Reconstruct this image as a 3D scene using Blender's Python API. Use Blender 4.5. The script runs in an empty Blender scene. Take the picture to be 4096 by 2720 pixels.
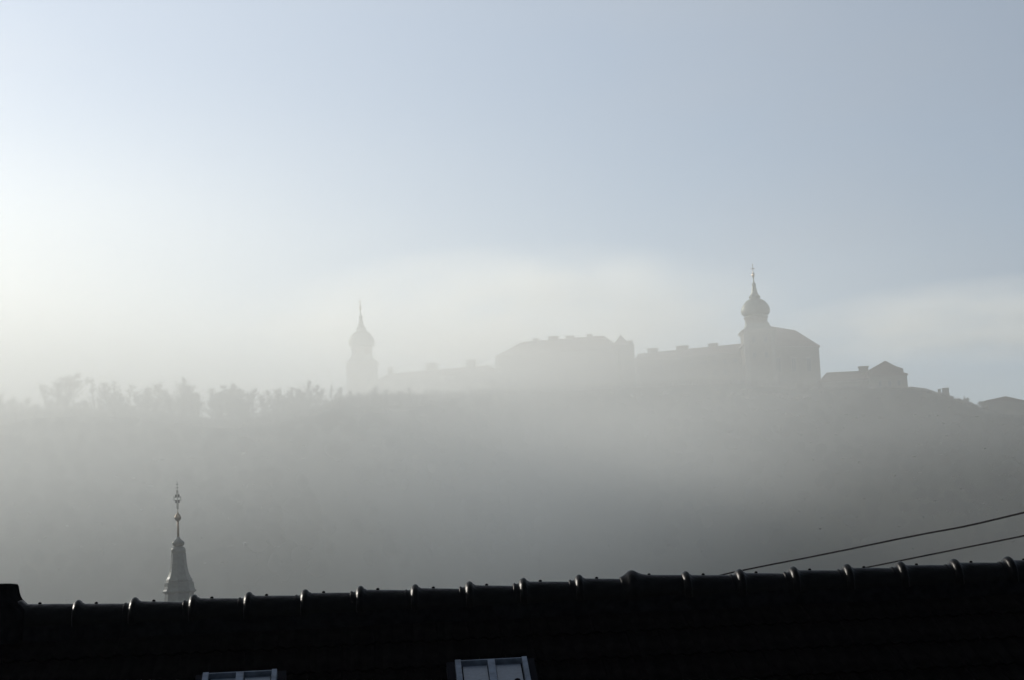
import bpy, bmesh, math, random
from mathutils import Vector, Matrix, noise
R = math.radians
random.seed(7)
C = bpy.context.scene.collection
scene = bpy.context.scene

# ------------------------------------------------------------------ camera
F = 7000.0                      # focal length in pixels of the 4096 px wide frame
PITCH, ROLL = R(7.5), R(2.66)
EYE = Vector((0, 0, 9.0))
f0 = Vector((0, math.cos(PITCH), math.sin(PITCH)))
u0 = Vector((0, -math.sin(PITCH), math.cos(PITCH)))
r0 = Vector((1, 0, 0))
cr = r0 * math.cos(ROLL) - u0 * math.sin(ROLL)
cu = r0 * math.sin(ROLL) + u0 * math.cos(ROLL)
cam_d = bpy.data.cameras.new('camera')
cam = bpy.data.objects.new('camera', cam_d)
C.objects.link(cam)
cam.matrix_world = Matrix(((cr.x, cu.x, -f0.x, EYE.x), (cr.y, cu.y, -f0.y, EYE.y),
                           (cr.z, cu.z, -f0.z, EYE.z), (0, 0, 0, 1)))
cam_d.sensor_width = 36.0
cam_d.lens = 36.0 * F / 4096.0
cam_d.clip_start = 0.1
cam_d.clip_end = 20000
scene.camera = cam

# ------------------------------------------------------------------ sun, sky, exposure
SUN_AZ, SUN_EL = R(-47), R(19)      # azimuth from the view axis (+Y), negative = to the left
SUN_STRENGTH, SKY_STRENGTH, EXPOSURE = 4.8, 0.15, -0.24
HAZE_DENSITY, HAZE_G = 0.0001, 0.45
FOG_DENSITY, FOG_G = 0.00108, 0.41
BANK_DENSITY = 0.0050
sun_dir = Vector((math.sin(SUN_AZ) * math.cos(SUN_EL), math.cos(SUN_AZ) * math.cos(SUN_EL), math.sin(SUN_EL)))
sd = bpy.data.lights.new('sun', 'SUN')
sd.energy = SUN_STRENGTH
sd.angle = R(0.5)
sd.color = (1.0, 0.945, 0.85)
sun = bpy.data.objects.new('sun', sd)
C.objects.link(sun)
sun.rotation_euler = (-sun_dir).to_track_quat('-Z', 'Y').to_euler()

world = bpy.data.worlds.new('World')
scene.world = world
world.use_nodes = True
nt = world.node_tree
bg = nt.nodes['Background']
bg.inputs['Strength'].default_value = SKY_STRENGTH
sky = nt.nodes.new('ShaderNodeTexSky')
sky.sky_type = 'NISHITA'
sky.sun_disc = False
sky.sun_elevation = SUN_EL
sky.sun_rotation = SUN_AZ
sky.altitude = 200
sky.air_density = 1.0
sky.dust_density = 0.6
sky.ozone_density = 2.0
# thin high veil of cloud, the same all round the sky
geo = nt.nodes.new('ShaderNodeTexCoord')
mp = nt.nodes.new('ShaderNodeMapping'); mp.inputs['Scale'].default_value = (1.6, 1.6, 4.5)
mp.inputs['Location'].default_value = (0.3, 0.1, 0.55)
ns = nt.nodes.new('ShaderNodeTexNoise'); ns.inputs['Scale'].default_value = 1.7; ns.inputs['Detail'].default_value = 3
rmp = nt.nodes.new('ShaderNodeMapRange')
rmp.inputs['From Min'].default_value = 0.42; rmp.inputs['From Max'].default_value = 0.75
rmp.inputs['To Min'].default_value = 0.72; rmp.inputs['To Max'].default_value = 0.95
mx = nt.nodes.new('ShaderNodeMix'); mx.data_type = 'RGBA'
mx.inputs['B'].default_value = (7.2, 7.9, 9.0, 1)
nt.links.new(geo.outputs['Generated'], mp.inputs['Vector'])
nt.links.new(mp.outputs['Vector'], ns.inputs['Vector'])
nt.links.new(ns.outputs['Fac'], rmp.inputs['Value'])
nt.links.new(rmp.outputs['Result'], mx.inputs['Factor'])
nt.links.new(sky.outputs['Color'], mx.inputs['A'])
dp = nt.nodes.new('ShaderNodeVectorMath'); dp.operation = 'DOT_PRODUCT'; dp.inputs[1].default_value = sun_dir
nt.links.new(geo.outputs['Generated'], dp.inputs[0])
mxm = nt.nodes.new('ShaderNodeMath'); mxm.operation = 'MAXIMUM'; mxm.inputs[1].default_value = 0
pw = nt.nodes.new('ShaderNodeMath'); pw.operation = 'POWER'; pw.inputs[1].default_value = 3
ma = nt.nodes.new('ShaderNodeMath'); ma.operation = 'MULTIPLY_ADD'; ma.inputs[1].default_value = 0.80; ma.inputs[2].default_value = 0.0
sc = nt.nodes.new('ShaderNodeVectorMath'); sc.operation = 'SCALE'; sc.inputs[0].default_value = (7.9, 7.85, 7.6)
ad = nt.nodes.new('ShaderNodeVectorMath'); ad.operation = 'ADD'; ad.inputs[1].default_value = (1.95, 2.4, 3.05)
nt.links.new(dp.outputs['Value'], mxm.inputs[0]); nt.links.new(mxm.outputs[0], pw.inputs[0]); nt.links.new(pw.outputs[0], ma.inputs[0])
nt.links.new(ma.outputs[0], sc.inputs['Scale']); nt.links.new(sc.outputs['Vector'], ad.inputs[0]); nt.links.new(ad.outputs['Vector'], mx.inputs['B'])
nt.links.new(mx.outputs['Result'], bg.inputs['Color'])

scene.view_settings.view_transform = 'Standard'
scene.view_settings.look = 'None'
scene.view_settings.exposure = EXPOSURE
scene.view_settings.gamma = 1.0
scene.view_settings.use_curve_mapping = False
cy = scene.cycles
cy.use_denoising = True
cy.denoising_input_passes = 'RGB_ALBEDO_NORMAL'
cy.max_bounces = 6
cy.volume_bounces = 2
cy.diffuse_bounces = 2
cy.glossy_bounces = 2
cy.use_adaptive_sampling = False

# ------------------------------------------------------------------ helpers
def V(px, py, Y):
    """the point of the place seen at photo pixel (px, py) at the distance Y north of the camera"""
    d = f0 * F + cr * (px - 2048) - cu * (py - 1360)
    return EYE + d * (Y / d.y)

def M(px, Y):                                   # photo pixels to metres at distance Y
    return px * Y / F

def mat(name, col, rough=0.8, metal=0.0, spec=0.3, var=0.0, scale=4.0, bump=0.0, col2=None, detail=6):
    m = bpy.data.materials.new(name); m.use_nodes = True
    n = m.node_tree; b = n.nodes['Principled BSDF']
    b.inputs['Roughness'].default_value = rough
    b.inputs['Metallic'].default_value = metal
    b.inputs['Specular IOR Level'].default_value = spec
    b.inputs['Base Color'].default_value = (*col, 1)
    if var or bump or col2:
        tc = n.nodes.new('ShaderNodeTexCoord')
        nz = n.nodes.new('ShaderNodeTexNoise'); nz.inputs['Scale'].default_value = scale; nz.inputs['Detail'].default_value = detail
        n.links.new(tc.outputs['Object'], nz.inputs['Vector'])
        cmx = n.nodes.new('ShaderNodeMix'); cmx.data_type = 'RGBA'
        c2 = col2 or tuple(max(0, c * (1 - var)) for c in col)
        c1 = col if col2 else tuple(c * (1 + var) for c in col)
        cmx.inputs['A'].default_value = (*c1, 1); cmx.inputs['B'].default_value = (*c2, 1)
        mr = n.nodes.new('ShaderNodeMapRange'); mr.inputs['From Min'].default_value = .35; mr.inputs['From Max'].default_value = .65
        n.links.new(nz.outputs['Fac'], mr.inputs['Value']); n.links.new(mr.outputs['Result'], cmx.inputs['Factor'])
        n.links.new(cmx.outputs['Result'], b.inputs['Base Color'])
        if bump:
            bp = n.nodes.new('ShaderNodeBump'); bp.inputs['Strength'].default_value = bump; bp.inputs['Distance'].default_value = .02
            n.links.new(nz.outputs['Fac'], bp.inputs['Height']); n.links.new(bp.outputs['Normal'], b.inputs['Normal'])
    return m

def volume_mat(name, dens, g, col=(0.973, 0.981, 0.948)):
    m = bpy.data.materials.new(name); m.use_nodes = True
    n = m.node_tree; n.nodes.clear()
    out = n.nodes.new('ShaderNodeOutputMaterial')
    pv = n.nodes.new('ShaderNodeVolumePrincipled')
    pv.inputs['Color'].default_value = (*col, 1)
    pv.inputs['Density'].default_value = dens
    pv.inputs['Anisotropy'].default_value = g
    n.links.new(pv.outputs['Volume'], out.inputs['Volume'])
    return m

MT = {
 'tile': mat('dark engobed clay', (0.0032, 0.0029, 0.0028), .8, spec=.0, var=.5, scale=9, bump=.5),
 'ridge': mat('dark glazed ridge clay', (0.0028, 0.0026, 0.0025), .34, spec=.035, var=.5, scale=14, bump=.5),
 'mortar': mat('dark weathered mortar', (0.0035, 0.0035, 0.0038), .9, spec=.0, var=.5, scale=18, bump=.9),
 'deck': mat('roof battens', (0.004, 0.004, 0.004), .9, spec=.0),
 'zinc': mat('weathered zinc sheet', (0.075, 0.09, 0.115), .6, metal=.0, spec=.45, var=.35, scale=16, bump=.25),
 'glass': mat('dusty wired glass', (0.042, 0.055, 0.075), .3, spec=.8, var=.18, scale=60, bump=.08),
 'rubber': mat('black rubber seal', (0.004, 0.004, 0.006), .9, spec=.05),
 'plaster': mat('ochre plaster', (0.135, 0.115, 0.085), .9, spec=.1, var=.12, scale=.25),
 'stone': mat('pale stone trim', (0.20, 0.185, 0.155), .85, spec=.15, var=.15, scale=.4),
 'rooftile': mat('brown tiled roof', (0.11, 0.065, 0.045), .8, spec=.2, var=.25, scale=.6),
 'copper': mat('old copper sheet', (0.10, 0.12, 0.10), .58, metal=.15, spec=.35, var=.2, scale=.8),
 'spire': mat('grey patinated copper', (0.05, 0.06, 0.057), .42, metal=.2, spec=.35, var=.25, scale=2.5, bump=.1),
 'gilt': mat('weathered gilding', (0.20, 0.14, 0.085), .4, metal=.6, var=.25, scale=8),
 'iron': mat('wrought iron', (0.05, 0.045, 0.042), .5, metal=.5, var=.2, scale=9),
 'pane': mat('dark window pane', (0.03, 0.035, 0.04), .2, spec=.5),
 'bark': mat('grey brown bark', (0.075, 0.06, 0.048), .95, spec=.05, var=.3, scale=1.5),
 'twig': mat('bare twigs', (0.07, 0.055, 0.045), .95, spec=.05, var=.3, scale=1.5),
 'leaf': mat('withered oak leaves', (0.085, 0.06, 0.035), .9, spec=.1, var=.35, scale=1.5),
 'forest': mat('leafless hillside wood', (0.031, 0.033, 0.029), .95, spec=.02, var=.15, scale=.12),
 'ground': mat('winter grass and leaf litter', (0.042, 0.044, 0.032), .95, spec=.02, col2=(.032, .031, .025), scale=.06),
 'cable': mat('black cable sheath', (0.006, 0.005, 0.007), .8, spec=.05, var=.2, scale=30),
 'feather': mat('dark feathers', (0.02, 0.018, 0.017), .8, spec=.1, var=.2, scale=30),
 'wallrender': mat('grey house render', (0.3, 0.28, 0.25), .9, spec=.1, var=.12, scale=1.2, bump=.2),
}

class MB:
    def __init__(s): s.v = []; s.f = []
    def add(s, vs, fs):
        n = len(s.v); s.v += [tuple(v) for v in vs]; s.f += [tuple(i + n for i in q) for q in fs]; return s
    def box(s, x0, x1, y0, y1, z0, z1, T=None):
        vs = [Vector(p) for p in ((x0,y0,z0),(x1,y0,z0),(x1,y1,z0),(x0,y1,z0),(x0,y0,z1),(x1,y0,z1),(x1,y1,z1),(x0,y1,z1))]
        if T is not None: vs = [T @ v for v in vs]
        return s.add(vs, [(0,3,2,1),(4,5,6,7),(0,1,5,4),(1,2,6,5),(2,3,7,6),(3,0,4,7)])
    def lathe(s, prof, n=8, c=(0,0,0), rot=0.0, sq=None):
        """prof: (radius, z) from bottom to top"""
        vs = []; fs = []
        for r, z in prof:
            for k in range(n):
                a = rot + 2 * math.pi * k / n
                vs.append((c[0] + r * math.sin(a), c[1] - r * math.cos(a), c[2] + z))
        for i in range(len(prof) - 1):
            for k in range(n):
                a, b = i * n + k, i * n + (k + 1) % n
                fs.append((a, b, b + n, a + n))
        fs.append(tuple(range(n))[::-1]); fs.append(tuple(range((len(prof)-1)*n, len(prof)*n)))
        return s.add(vs, fs)
    def tube(s, pts, rad, n=5, cap=True):
        pts = [Vector(p) for p in pts]; vs = []; fs = []
        for i, p in enumerate(pts):
            d = (pts[min(i+1, len(pts)-1)] - pts[max(i-1, 0)]).normalized()
            a = d.cross(Vector((.31, .17, .93))).normalized(); b = d.cross(a)
            for k in range(n):
                t = 2 * math.pi * k / n
                vs.append(p + (a * math.cos(t) + b * math.sin(t)) * rad[i])
        for i in range(len(pts) - 1):
            for k in range(n):
                a, b = i * n + k, i * n + (k + 1) % n
                fs.append((a, b, b + n, a + n))
        if cap: fs.append(tuple(range(n))); fs.append(tuple(range((len(pts)-1)*n, len(pts)*n))[::-1])
        return s.add(vs, fs)
    def mesh(s, name, m, smooth=False):
        me = bpy.data.meshes.new(name); me.from_pydata(s.v, [], s.f); me.update()
        bm = bmesh.new(); bm.from_mesh(me); bmesh.ops.recalc_face_normals(bm, faces=bm.faces); bm.to_mesh(me); bm.free()
        if smooth:
            for p in me.polygons: p.use_smooth = True
        me.materials.append(m); return me
    def raw(s, name, m):
        me = bpy.data.meshes.new(name); me.from_pydata(s.v, [], s.f); me.update(); me.materials.append(m); return me
    def build(s, name, m, parent=None, smooth=False, loc=None):
        return link(name, s.mesh(name, m, smooth), parent, loc)

def link(name, me, parent=None, loc=None):
    o = bpy.data.objects.new(name, me); C.objects.link(o)
    if parent is not None: o.parent = parent
    if loc is not None: o.location = loc
    return o

def empty(name, loc, rz=0):
    o = bpy.data.objects.new(name, None); C.objects.link(o); o.location = loc; o.rotation_euler = (0, 0, rz)
    o.empty_display_size = 0.5
    return o

def tag(o, label=None, cat=None, group=None, kind=None):
    if label: o['label'] = label
    if cat: o['category'] = cat
    if group: o['group'] = group
    if kind: o['kind'] = kind
    return o

def lerp_table(t, x):
    if x <= t[0][0]: return t[0][1]
    for (a, va), (b, vb) in zip(t, t[1:]):
        if x <= b:
            k = (x - a) / (b - a); k = k * k * (3 - 2 * k) * .5 + k * .5
            return va + (vb - va) * k
    return t[-1][1]

def sstep(k):
    k = max(0.0, min(1.0, k)); return k * k * (3 - 2 * k)

# ------------------------------------------------------------------ terrain: valley floor and the abbey hill
def crest_y(px):
    return 480 + 205 * sstep((px - 1350) / 800) - 45 * sstep((px - 2300) / 1000)
CREST_PX = [(-2600,2150),(-1500,2000),(-600,1800),(0,1705),(130,1672),(280,1662),(500,1662),(700,1680),(900,1700),(1100,1685),
            (1250,1655),(1400,1615),(1550,1600),(1800,1590),(2100,1565),(2500,1545),(2900,1545),(3280,1550),(3630,1556),
            (3760,1580),(3900,1630),(3960,1652),(4096,1660),(4700,1720),(5600,1850),(7000,2080)]
CREST = []
for px, py in CREST_PX:
    p = V(px, py, crest_y(px)); CREST.append((p.x, p.y, p.z))
CZ = [(x, z) for x, y, z in CREST]; CY = [(x, y) for x, y, z in CREST]
def ground_z(x, y):
    zc = max(0.0, lerp_table(CZ, x)); yc = lerp_table(CY, x); yb = yc - 130
    if y <= yb: z = 0.0
    elif y <= yc:
        k = (y - yb) / (yc - yb); z = zc * (k * 1.35 if k < .5 else .675 + .325 * math.sin((k - .5) * math.pi)) 
        z = zc * (1 - (1 - k) ** 1.6)
    else:
        z = 9 + (zc - 9) * min((y / yc), 1.5) * .935 if zc > 9 else zc
        z = min(z, 76.0 if zc < 76 else zc)
        z = zc + (z - zc) * sstep((y - yc) / 40)
        z *= 1 - sstep((y - 800) / 700)
    z += noise.noise(Vector((x * .02, y * .02, 3))) * 1.6 * sstep((y - yb) / 80)
    return z
mb = MB()
xs = [-6000, -4000, -2500, -1500, -1100, -850] + [-700 + i * 12 for i in range(118)] + [850, 1100, 1500, 2500, 4000, 6000]
ys = [-3000, -800, -200, 0, 120, 220, 290] + [300 + i * 11 for i in range(58)] + [980, 1060, 1180, 1300, 1450, 1600, 2200, 4000, 9000]
for y in ys:
    for x in xs: mb.v.append((x, y, ground_z(x, y)))
nx = len(xs)
for j in range(len(ys) - 1):
    for i in range(nx - 1):
        a = j * nx + i; mb.f.append((a, a + 1, a + 1 + nx, a + nx))
g = mb.build('ground', MT['ground'], smooth=True)
tag(g, kind='structure')

def crest_point(px, back=0.0):
    y = crest_y(px) + back
    x = V(px, 1600, y).x
    return x, y, ground_z(x, y)

# ------------------------------------------------------------------ hillside wood and undergrowth (uncountable)
def twig_tuft(mb, c, r, h, n, w=.06, rnd=random):
    """a tuft of thin upright twigs: narrow two-sided slivers"""
    for _ in range(n):
        a = rnd.uniform(0, 2 * math.pi); q = r * math.sqrt(rnd.random())
        b = Vector((c[0] + q * .5 * math.cos(a), c[1] + q * .5 * math.sin(a), c[2] + h * rnd.uniform(-.05, .35)))
        t = Vector((c[0] + q * 1.1 * math.cos(a), c[1] + q * 1.1 * math.sin(a), c[2] + h * rnd.uniform(.55, 1.0)))
        s = Vector((math.cos(a + 1.57), math.sin(a + 1.57), 0)) * w
        mb.add([b - s, b + s, t], [(0, 1, 2)])

rf = random.Random(3)
fm = MB()
for _ in range(11000):
    x = rf.uniform(-330, 330); y = rf.uniform(330, 690)
    yc = lerp_table(CY, x)
    if y > yc - 4 or y < yc - 122: continue
    z = ground_z(x, y); h = rf.uniform(4.5, 8)
    # the wood thins out to scrub towards the crest
    zc_ = ground_z(x * yc / y, yc); lim = 9 + (zc_ - 9) * y / yc + .2 - z
    h = min(h, lim)
    if h < 1.2: continue
    r = rf.uniform(1.4, 2.6); zc = z + h * .58
    # an uneven six sided crown with ragged twig slivers round it
    n = 6; vs = []; a0 = rf.uniform(0, 1)
    for lv, (rr, zz) in enumerate(((.35, .15), (1, .45), (.75, .78))):
        for k in range(n):
            a = a0 + 2 * math.pi * k / n + lv * .4; q = r * rr * rf.uniform(.7, 1.2)
            vs.append((x + q * math.cos(a), y + q * math.sin(a), z + h * (.3 + .7 * zz + rf.uniform(-.03, .03))))
    vs.append((x, y, z + h * .95))
    fs = [(l * n + k, l * n + (k + 1) % n, (l + 1) * n + (k + 1) % n, (l + 1) * n + k) for l in (0, 1) for k in range(n)]
    fs += [(2 * n + k, 2 * n + (k + 1) % n, 3 * n) for k in range(n)]
    fm.add(vs, fs)
    twig_tuft(fm, (x, y, z + h * .3), r * 1.1, h * .85, 4, .05, rf)
wm = fm.raw('hillside_wood', MT['forest'])
for p in wm.polygons: p.use_smooth = True
wm.normals_split_custom_set_from_vertices([(0.0, -0.55, 0.835)] * len(wm.vertices))   # a crown scatters like the slope it stands on
o = link('hillside_wood', wm)
tag(o, 'leafless wood covering the misty hillside below the abbey', kind='stuff')

um = MB()
for i in range(4500):
    px = rf.uniform(-260, 4300) if i % 3 else rf.uniform(-200, 2300); back = rf.uniform(-26, 12)
    x, y, z = crest_point(px, back)
    if px < 1500: h = rf.uniform(.7, 2.8) * (1.7 if rf.random() < .5 else 1)
    elif px < 3300: h = rf.uniform(1.0, 3.6)
    else: h = rf.uniform(.6, 1.6)
    if rf.random() < .12: h *= 1.4
    twig_tuft(um, (x, y, z - .4), h * .6, h, 30, .06, rf)
o = link('undergrowth', um.raw('undergrowth', MT['twig']))
tag(o, 'low leafless scrub along the crest of the hill', kind='stuff')

# ------------------------------------------------------------------ trees on the crest
def tree_meshes(seed, h, spread, nlimb=6, leafy=0.0, fork=.35, up=.75, twigs=260, stems=1):
    rnd = random.Random(seed); tb = MB(); cb = MB()
    tips = []
    def grow(mbx, p, d, L, r, lev, wob=.25):
        pts = [p]; rad = [r]; n = 4
        for i in range(n):
            d = (d + Vector((rnd.uniform(-wob, wob), rnd.uniform(-wob, wob), rnd.uniform(-.05, .16)))).normalized()
            p = p + d * L / n; pts.append(p); rad.append(r * (1 - .6 * (i + 1) / n))
        mbx.tube(pts, rad, 5 if lev < 2 else 3, False)
        return pts, d
    for s in range(stems):
        p = Vector(((s - (stems - 1) / 2) * .9, 0, -1.0)); pts = [p]; rad = []
        lean = Vector((rnd.uniform(-.10, .10) + (s - (stems - 1) / 2) * .12, rnd.uniform(-.1, .1), 1))
        hh = h * rnd.uniform(.82, .92) + 1; n = 9; r = h * .013 + .04
        bend = rnd.uniform(0, 6.28)
        for i in range(n):
            k = i / n
            d = (lean + Vector((.22 * math.sin(bend + 5 * k), .2 * math.cos(bend + 4 * k), 0)) + Vector((rnd.uniform(-.12, .12), rnd.uniform(-.12, .12), 0))).normalized()
            p = p + d * hh / n; pts.append(p)
        rad = [r * (1 - .85 * i / n) + .02 for i in range(n + 1)]
        tb.tube(pts, rad, 5, False)
        for q3 in pts[6:]: tips.append((q3, Vector((0, 0, 1))))
        for i in range(nlimb * 2):
            t = fork + (1 - fork) * (i + rnd.random()) / (nlimb * 2)
            u = t * n; a0 = min(n - 1, int(u)); q = pts[a0].lerp(pts[a0 + 1], u - a0)
            a = 2.4 * i + rnd.uniform(-.5, .5)
            w = .35 + .9 * (1 - abs(2 * (t - fork) / (1 - fork) - .75)) if t < .9 else .5
            L = h * .42 * spread * max(.45, w) * rnd.uniform(.75, 1.2)
            dd = Vector((math.cos(a), math.sin(a), up * (.35 + t * .9) + rnd.uniform(-.2, .2))).normalized()
            lp, ld = grow(cb, q, dd, L, h * .008 + .035, 1, .42)
            for j in range(6):
                qq = lp[rnd.randint(1, 4)]
                a2 = rnd.uniform(0, 6.28)
                d2 = (ld * .5 + Vector((math.cos(a2) * .8, math.sin(a2) * .8, rnd.uniform(-.2, .8)))).normalized()
                bp, bd = grow(cb, qq, d2, L * rnd.uniform(.3, .6), h * .0035 + .012, 2, .5)
                for q3 in bp[1:]: tips.append((q3, bd))
    for _ in range(twigs):
        q, bd = rnd.choice(tips)
        a = rnd.uniform(0, 6.28)
        d = (bd * .5 + Vector((math.cos(a), math.sin(a), rnd.uniform(-.2, 1.0)))).normalized()
        L = rnd.uniform(.5, 1.25) * h * .075
        s = d.cross(Vector((rnd.uniform(-1, 1), rnd.uniform(-1, 1), .2))).normalized() * .045
        m = q + d * L * .55; e = m + (d + Vector((rnd.uniform(-.5, .5), rnd.uniform(-.5, .5), rnd.uniform(-.1, .4)))).normalized() * L * .6
        cb.add([q - s, q + s, m + s * .8, m - s * .8, e], [(0, 1, 2, 3), (3, 2, 4)])
    lb = MB()
    for _ in range(int(leafy)):
        q, bd = rnd.choice(tips)
        c = q + Vector((rnd.gauss(0, .3), rnd.gauss(0, .3), rnd.gauss(0, .25)))
        for _k in range(2):
            a = Vector((rnd.uniform(-1, 1), rnd.uniform(-1, 1), rnd.uniform(-1, 1))).normalized() * rnd.uniform(.10, .2)
            b = Vector((rnd.uniform(-1, 1), rnd.uniform(-1, 1), rnd.uniform(-1, 1))).normalized() * .14
            lb.add([c - a, c + b, c + a], [(0, 1, 2)])
    return (tb.raw('trunk', MT['bark']), cb.raw('crown', MT['twig']), lb.raw('leaves', MT['leaf']) if lb.v else None)

KIND = {
 'slim':   [tree_meshes(s, 10, .35, 5, 0, .45, 1.0, 260) for s in (11, 12, 13)],
 'twin':   [tree_meshes(s, 10, .3, 4, 0, .5, 1.1, 220, 2) for s in (21, 22)],
 'bare':   [tree_meshes(s, 10, .65, 6, 0, .35, .8, 420) for s in (31, 32, 33, 34)],
 'dense':  [tree_meshes(s, 10, .6, 7, 380, .2, .8, 650) for s in (41, 42, 43, 44)],
 'oak':    [tree_meshes(s, 10, 1.0, 8, 1700, .3, .55, 700) for s in (53, 54)],
 'shrub':  [tree_meshes(s, 10, .9, 8, 700, .08, .7, 1300, 2) for s in (61, 62, 63)],
}
rt = random.Random(5)
def tree(px, ytop, kind, label, wide=1.0, back=0.0, group='bare trees along the crest of the hill'):
    x, y, z = crest_point(px, back)
    ztop = V(px, ytop, y).z
    ztop = EYE.z + (ztop - EYE.z)
    tm, cm, lm = rt.choice(KIND[kind])
    s = max(.15, (ztop - z) / 9.4)
    name = {'oak': 'oak_tree', 'shrub': 'bush'}.get(kind, 'bare_tree')
    t = empty(name, (x, y, z), rt.uniform(-.5, .5)); t.scale = (s * wide, s * wide, s)
    link('trunk', tm, t); link('crown', cm, t)
    if lm: link('leaves', lm, t)
    tag(t, label, 'bush' if kind == 'shrub' else 'tree', group)
    return t

TREES = [
 (3, 1578, 'bare', 'thin bare tree cut by the left edge of the photo'),
 (66, 1585, 'bare', 'small twiggy tree rising out of a round bush near the left edge'),
 (58, 1640, 'shrub', 'low rounded bush near the left edge, under a twiggy tree'),
 (125, 1585, 'bare', 'small feathery tree left of the tall thin one beside the oak'),
 (172, 1533, 'slim', 'tall pale thin tree just left of the big spreading oak'),
 (222, 1528, 'dense', 'leafy tree merging with the left side of the big oak'),
 (276, 1510, 'oak', 'big spreading oak with withered leaves, tallest tree left of the crest gap'),
 (300, 1640, 'shrub', 'dark bush at the foot of the big spreading oak'),
 (352, 1605, 'shrub', 'low bush filling the gap right of the big oak'),
 (383, 1528, 'slim', 'upright thin tree right of the gap beside the big oak'),
 (420, 1527, 'bare', 'pale bare tree behind the thick one in second clump'),
 (441, 1550, 'dense', 'thick bushy tree in the second clump from the left'),
 (470, 1560, 'dense', 'bushy tree against the left of the tall twin stemmed one'),
 (504, 1516, 'twin', 'tall twin stemmed bare tree left of the little hut'),
 (553, 1565, 'bare', 'crooked tree leaning over the little hut'),
 (587, 1546, 'bare', 'open bare crown right of the crooked tree'),
 (620, 1533, 'dense', 'pointed dense tree, highest right of the little hut'),
 (650, 1560, 'dense', 'broad dense tree right beside the pointed one'),
 (683, 1590, 'shrub', 'bush between the broad dense tree and the flat topped one'),
 (716, 1521, 'bare', 'tall flat topped tree in the middle of the tree row'),
 (738, 1545, 'dense', 'dense tree close behind the flat topped one'),
 (772, 1550, 'dense', 'bushy tree left of the bright gap in the row'),
 (797, 1560, 'dense', 'dark upright tree at the left side of the bright gap'),
 (843, 1545, 'twin', 'bare crown on thin stems over the bright gap'),
 (880, 1560, 'bare', 'open bare tree at the right side of the bright gap'),
 (913, 1545, 'bare', 'bare tree left of the tall dense crown'),
 (955, 1530, 'dense', 'tall dense crown right of the bright gap'),
 (982, 1552, 'dense', 'dense tree leaning on the tall dense crown'),
 (1032, 1549, 'bare', 'bare tree with curving stems beside the second gap'),
 (1078, 1553, 'slim', 'slim pointed tree right of the second gap'),
 (1103, 1555, 'dense', 'thick rounded tree right of the slim pointed one'),
 (1132, 1570, 'dense', 'lower thick tree in the closed part of the row'),
 (1163, 1555, 'bare', 'twiggy tree in the closed part of the row'),
 (1187, 1553, 'dense', 'thick tree left of the taller crown near the tower'),
 (1222, 1532, 'bare', 'taller open crown, fourth tree left of the pale tower'),
 (1240, 1555, 'dense', 'thick tree under the taller open crown'),
 (1258, 1546, 'bare', 'open tree, third left of the pale tower'),
 (1300, 1552, 'bare', 'open tree, second left of the pale tower'),
 (1335, 1540, 'slim', 'pale slim tree just left of the pale tower'),
 (1364, 1547, 'bare', 'tree touching the left foot of the pale tower'),
 (1398, 1562, 'dense', 'bushy tree in front of the left foot of the pale tower'),
 (1440, 1568, 'bare', 'low tree in front of the middle of the pale tower'),
 (1500, 1548, 'bare', 'twiggy tree in front of the right foot of the pale tower'),
 (1548, 1555, 'bare', 'twiggy tree under the first chimney of the long low wing'),
 (1600, 1566, 'shrub', 'low bush under the long low wing, left of its double chimney'),
 (1640, 1550, 'bare', 'open twiggy tree left of the middle chimney of the low wing'),
 (1706, 1558, 'bare', 'open twiggy tree under the middle chimney of the low wing'),
 (1790, 1556, 'dense', 'hazy tree under the right half of the low wing'),
 (1880, 1545, 'bare', 'hazy tree under the right chimney of the low wing'),
 (1978, 1515, 'bare', 'faint tree at the left end of the big central block'),
 (2042, 1512, 'bare', 'faint twiggy tree under the left hip of the central block'),
 (2134, 1520, 'dense', 'faint dense tree under the first chimney of the central block'),
 (2230, 1530, 'bare', 'faint tree under the middle of the central block'),
 (3925, 1606, 'shrub', 'dark bush at the left corner of the gabled house'),
 (3860, 1592, 'shrub', 'small round bush on the sloping wall'),
]
for px, yt, kd, lab in TREES:
    tree(px, yt, kd, lab, wide={'oak': 1.35, 'slim': 1.0, 'shrub': 1.2}.get(kd, 1.25), back=rt.uniform(-6, 5),
         group='bushes along the crest of the hill' if kd == 'shrub' else 'bare trees along the crest of the hill')
for i, (px, yt, kd, lab) in enumerate(TREES):
    if kd == 'shrub' or px > 1400: continue
    px += rt.choice((-13, 13)) + rt.uniform(-4, 4)
    if any(a < px < b for a, b in ((325, 375), (492, 548), (806, 838))): continue
    tree(px, rt.uniform(1566, 1600) + (18 if px < 200 else 0), rt.choice(['bare', 'bare', 'twin', 'slim']),
         'feathery tree behind the ' + ' '.join(lab.split()[:12]), 1.25, rt.uniform(2, 12), 'second rank of bare trees along the crest')
for i, (px, yt, kd, lab) in enumerate(TREES):
    if kd == 'shrub' or px > 1400: continue
    px += rt.uniform(6, 20)
    if any(a < px < b for a, b in ((332, 366), (498, 545), (812, 834))): continue
    tree(px, rt.uniform(1572, 1606) + (14 if px < 200 else 0), rt.choice(['bare', 'dense', 'bare', 'slim']),
         'low slender tree in front of the ' + ' '.join(lab.split()[:9]), 1.3, rt.uniform(-9, -2), 'low trees in front of the crest trees')
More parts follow.
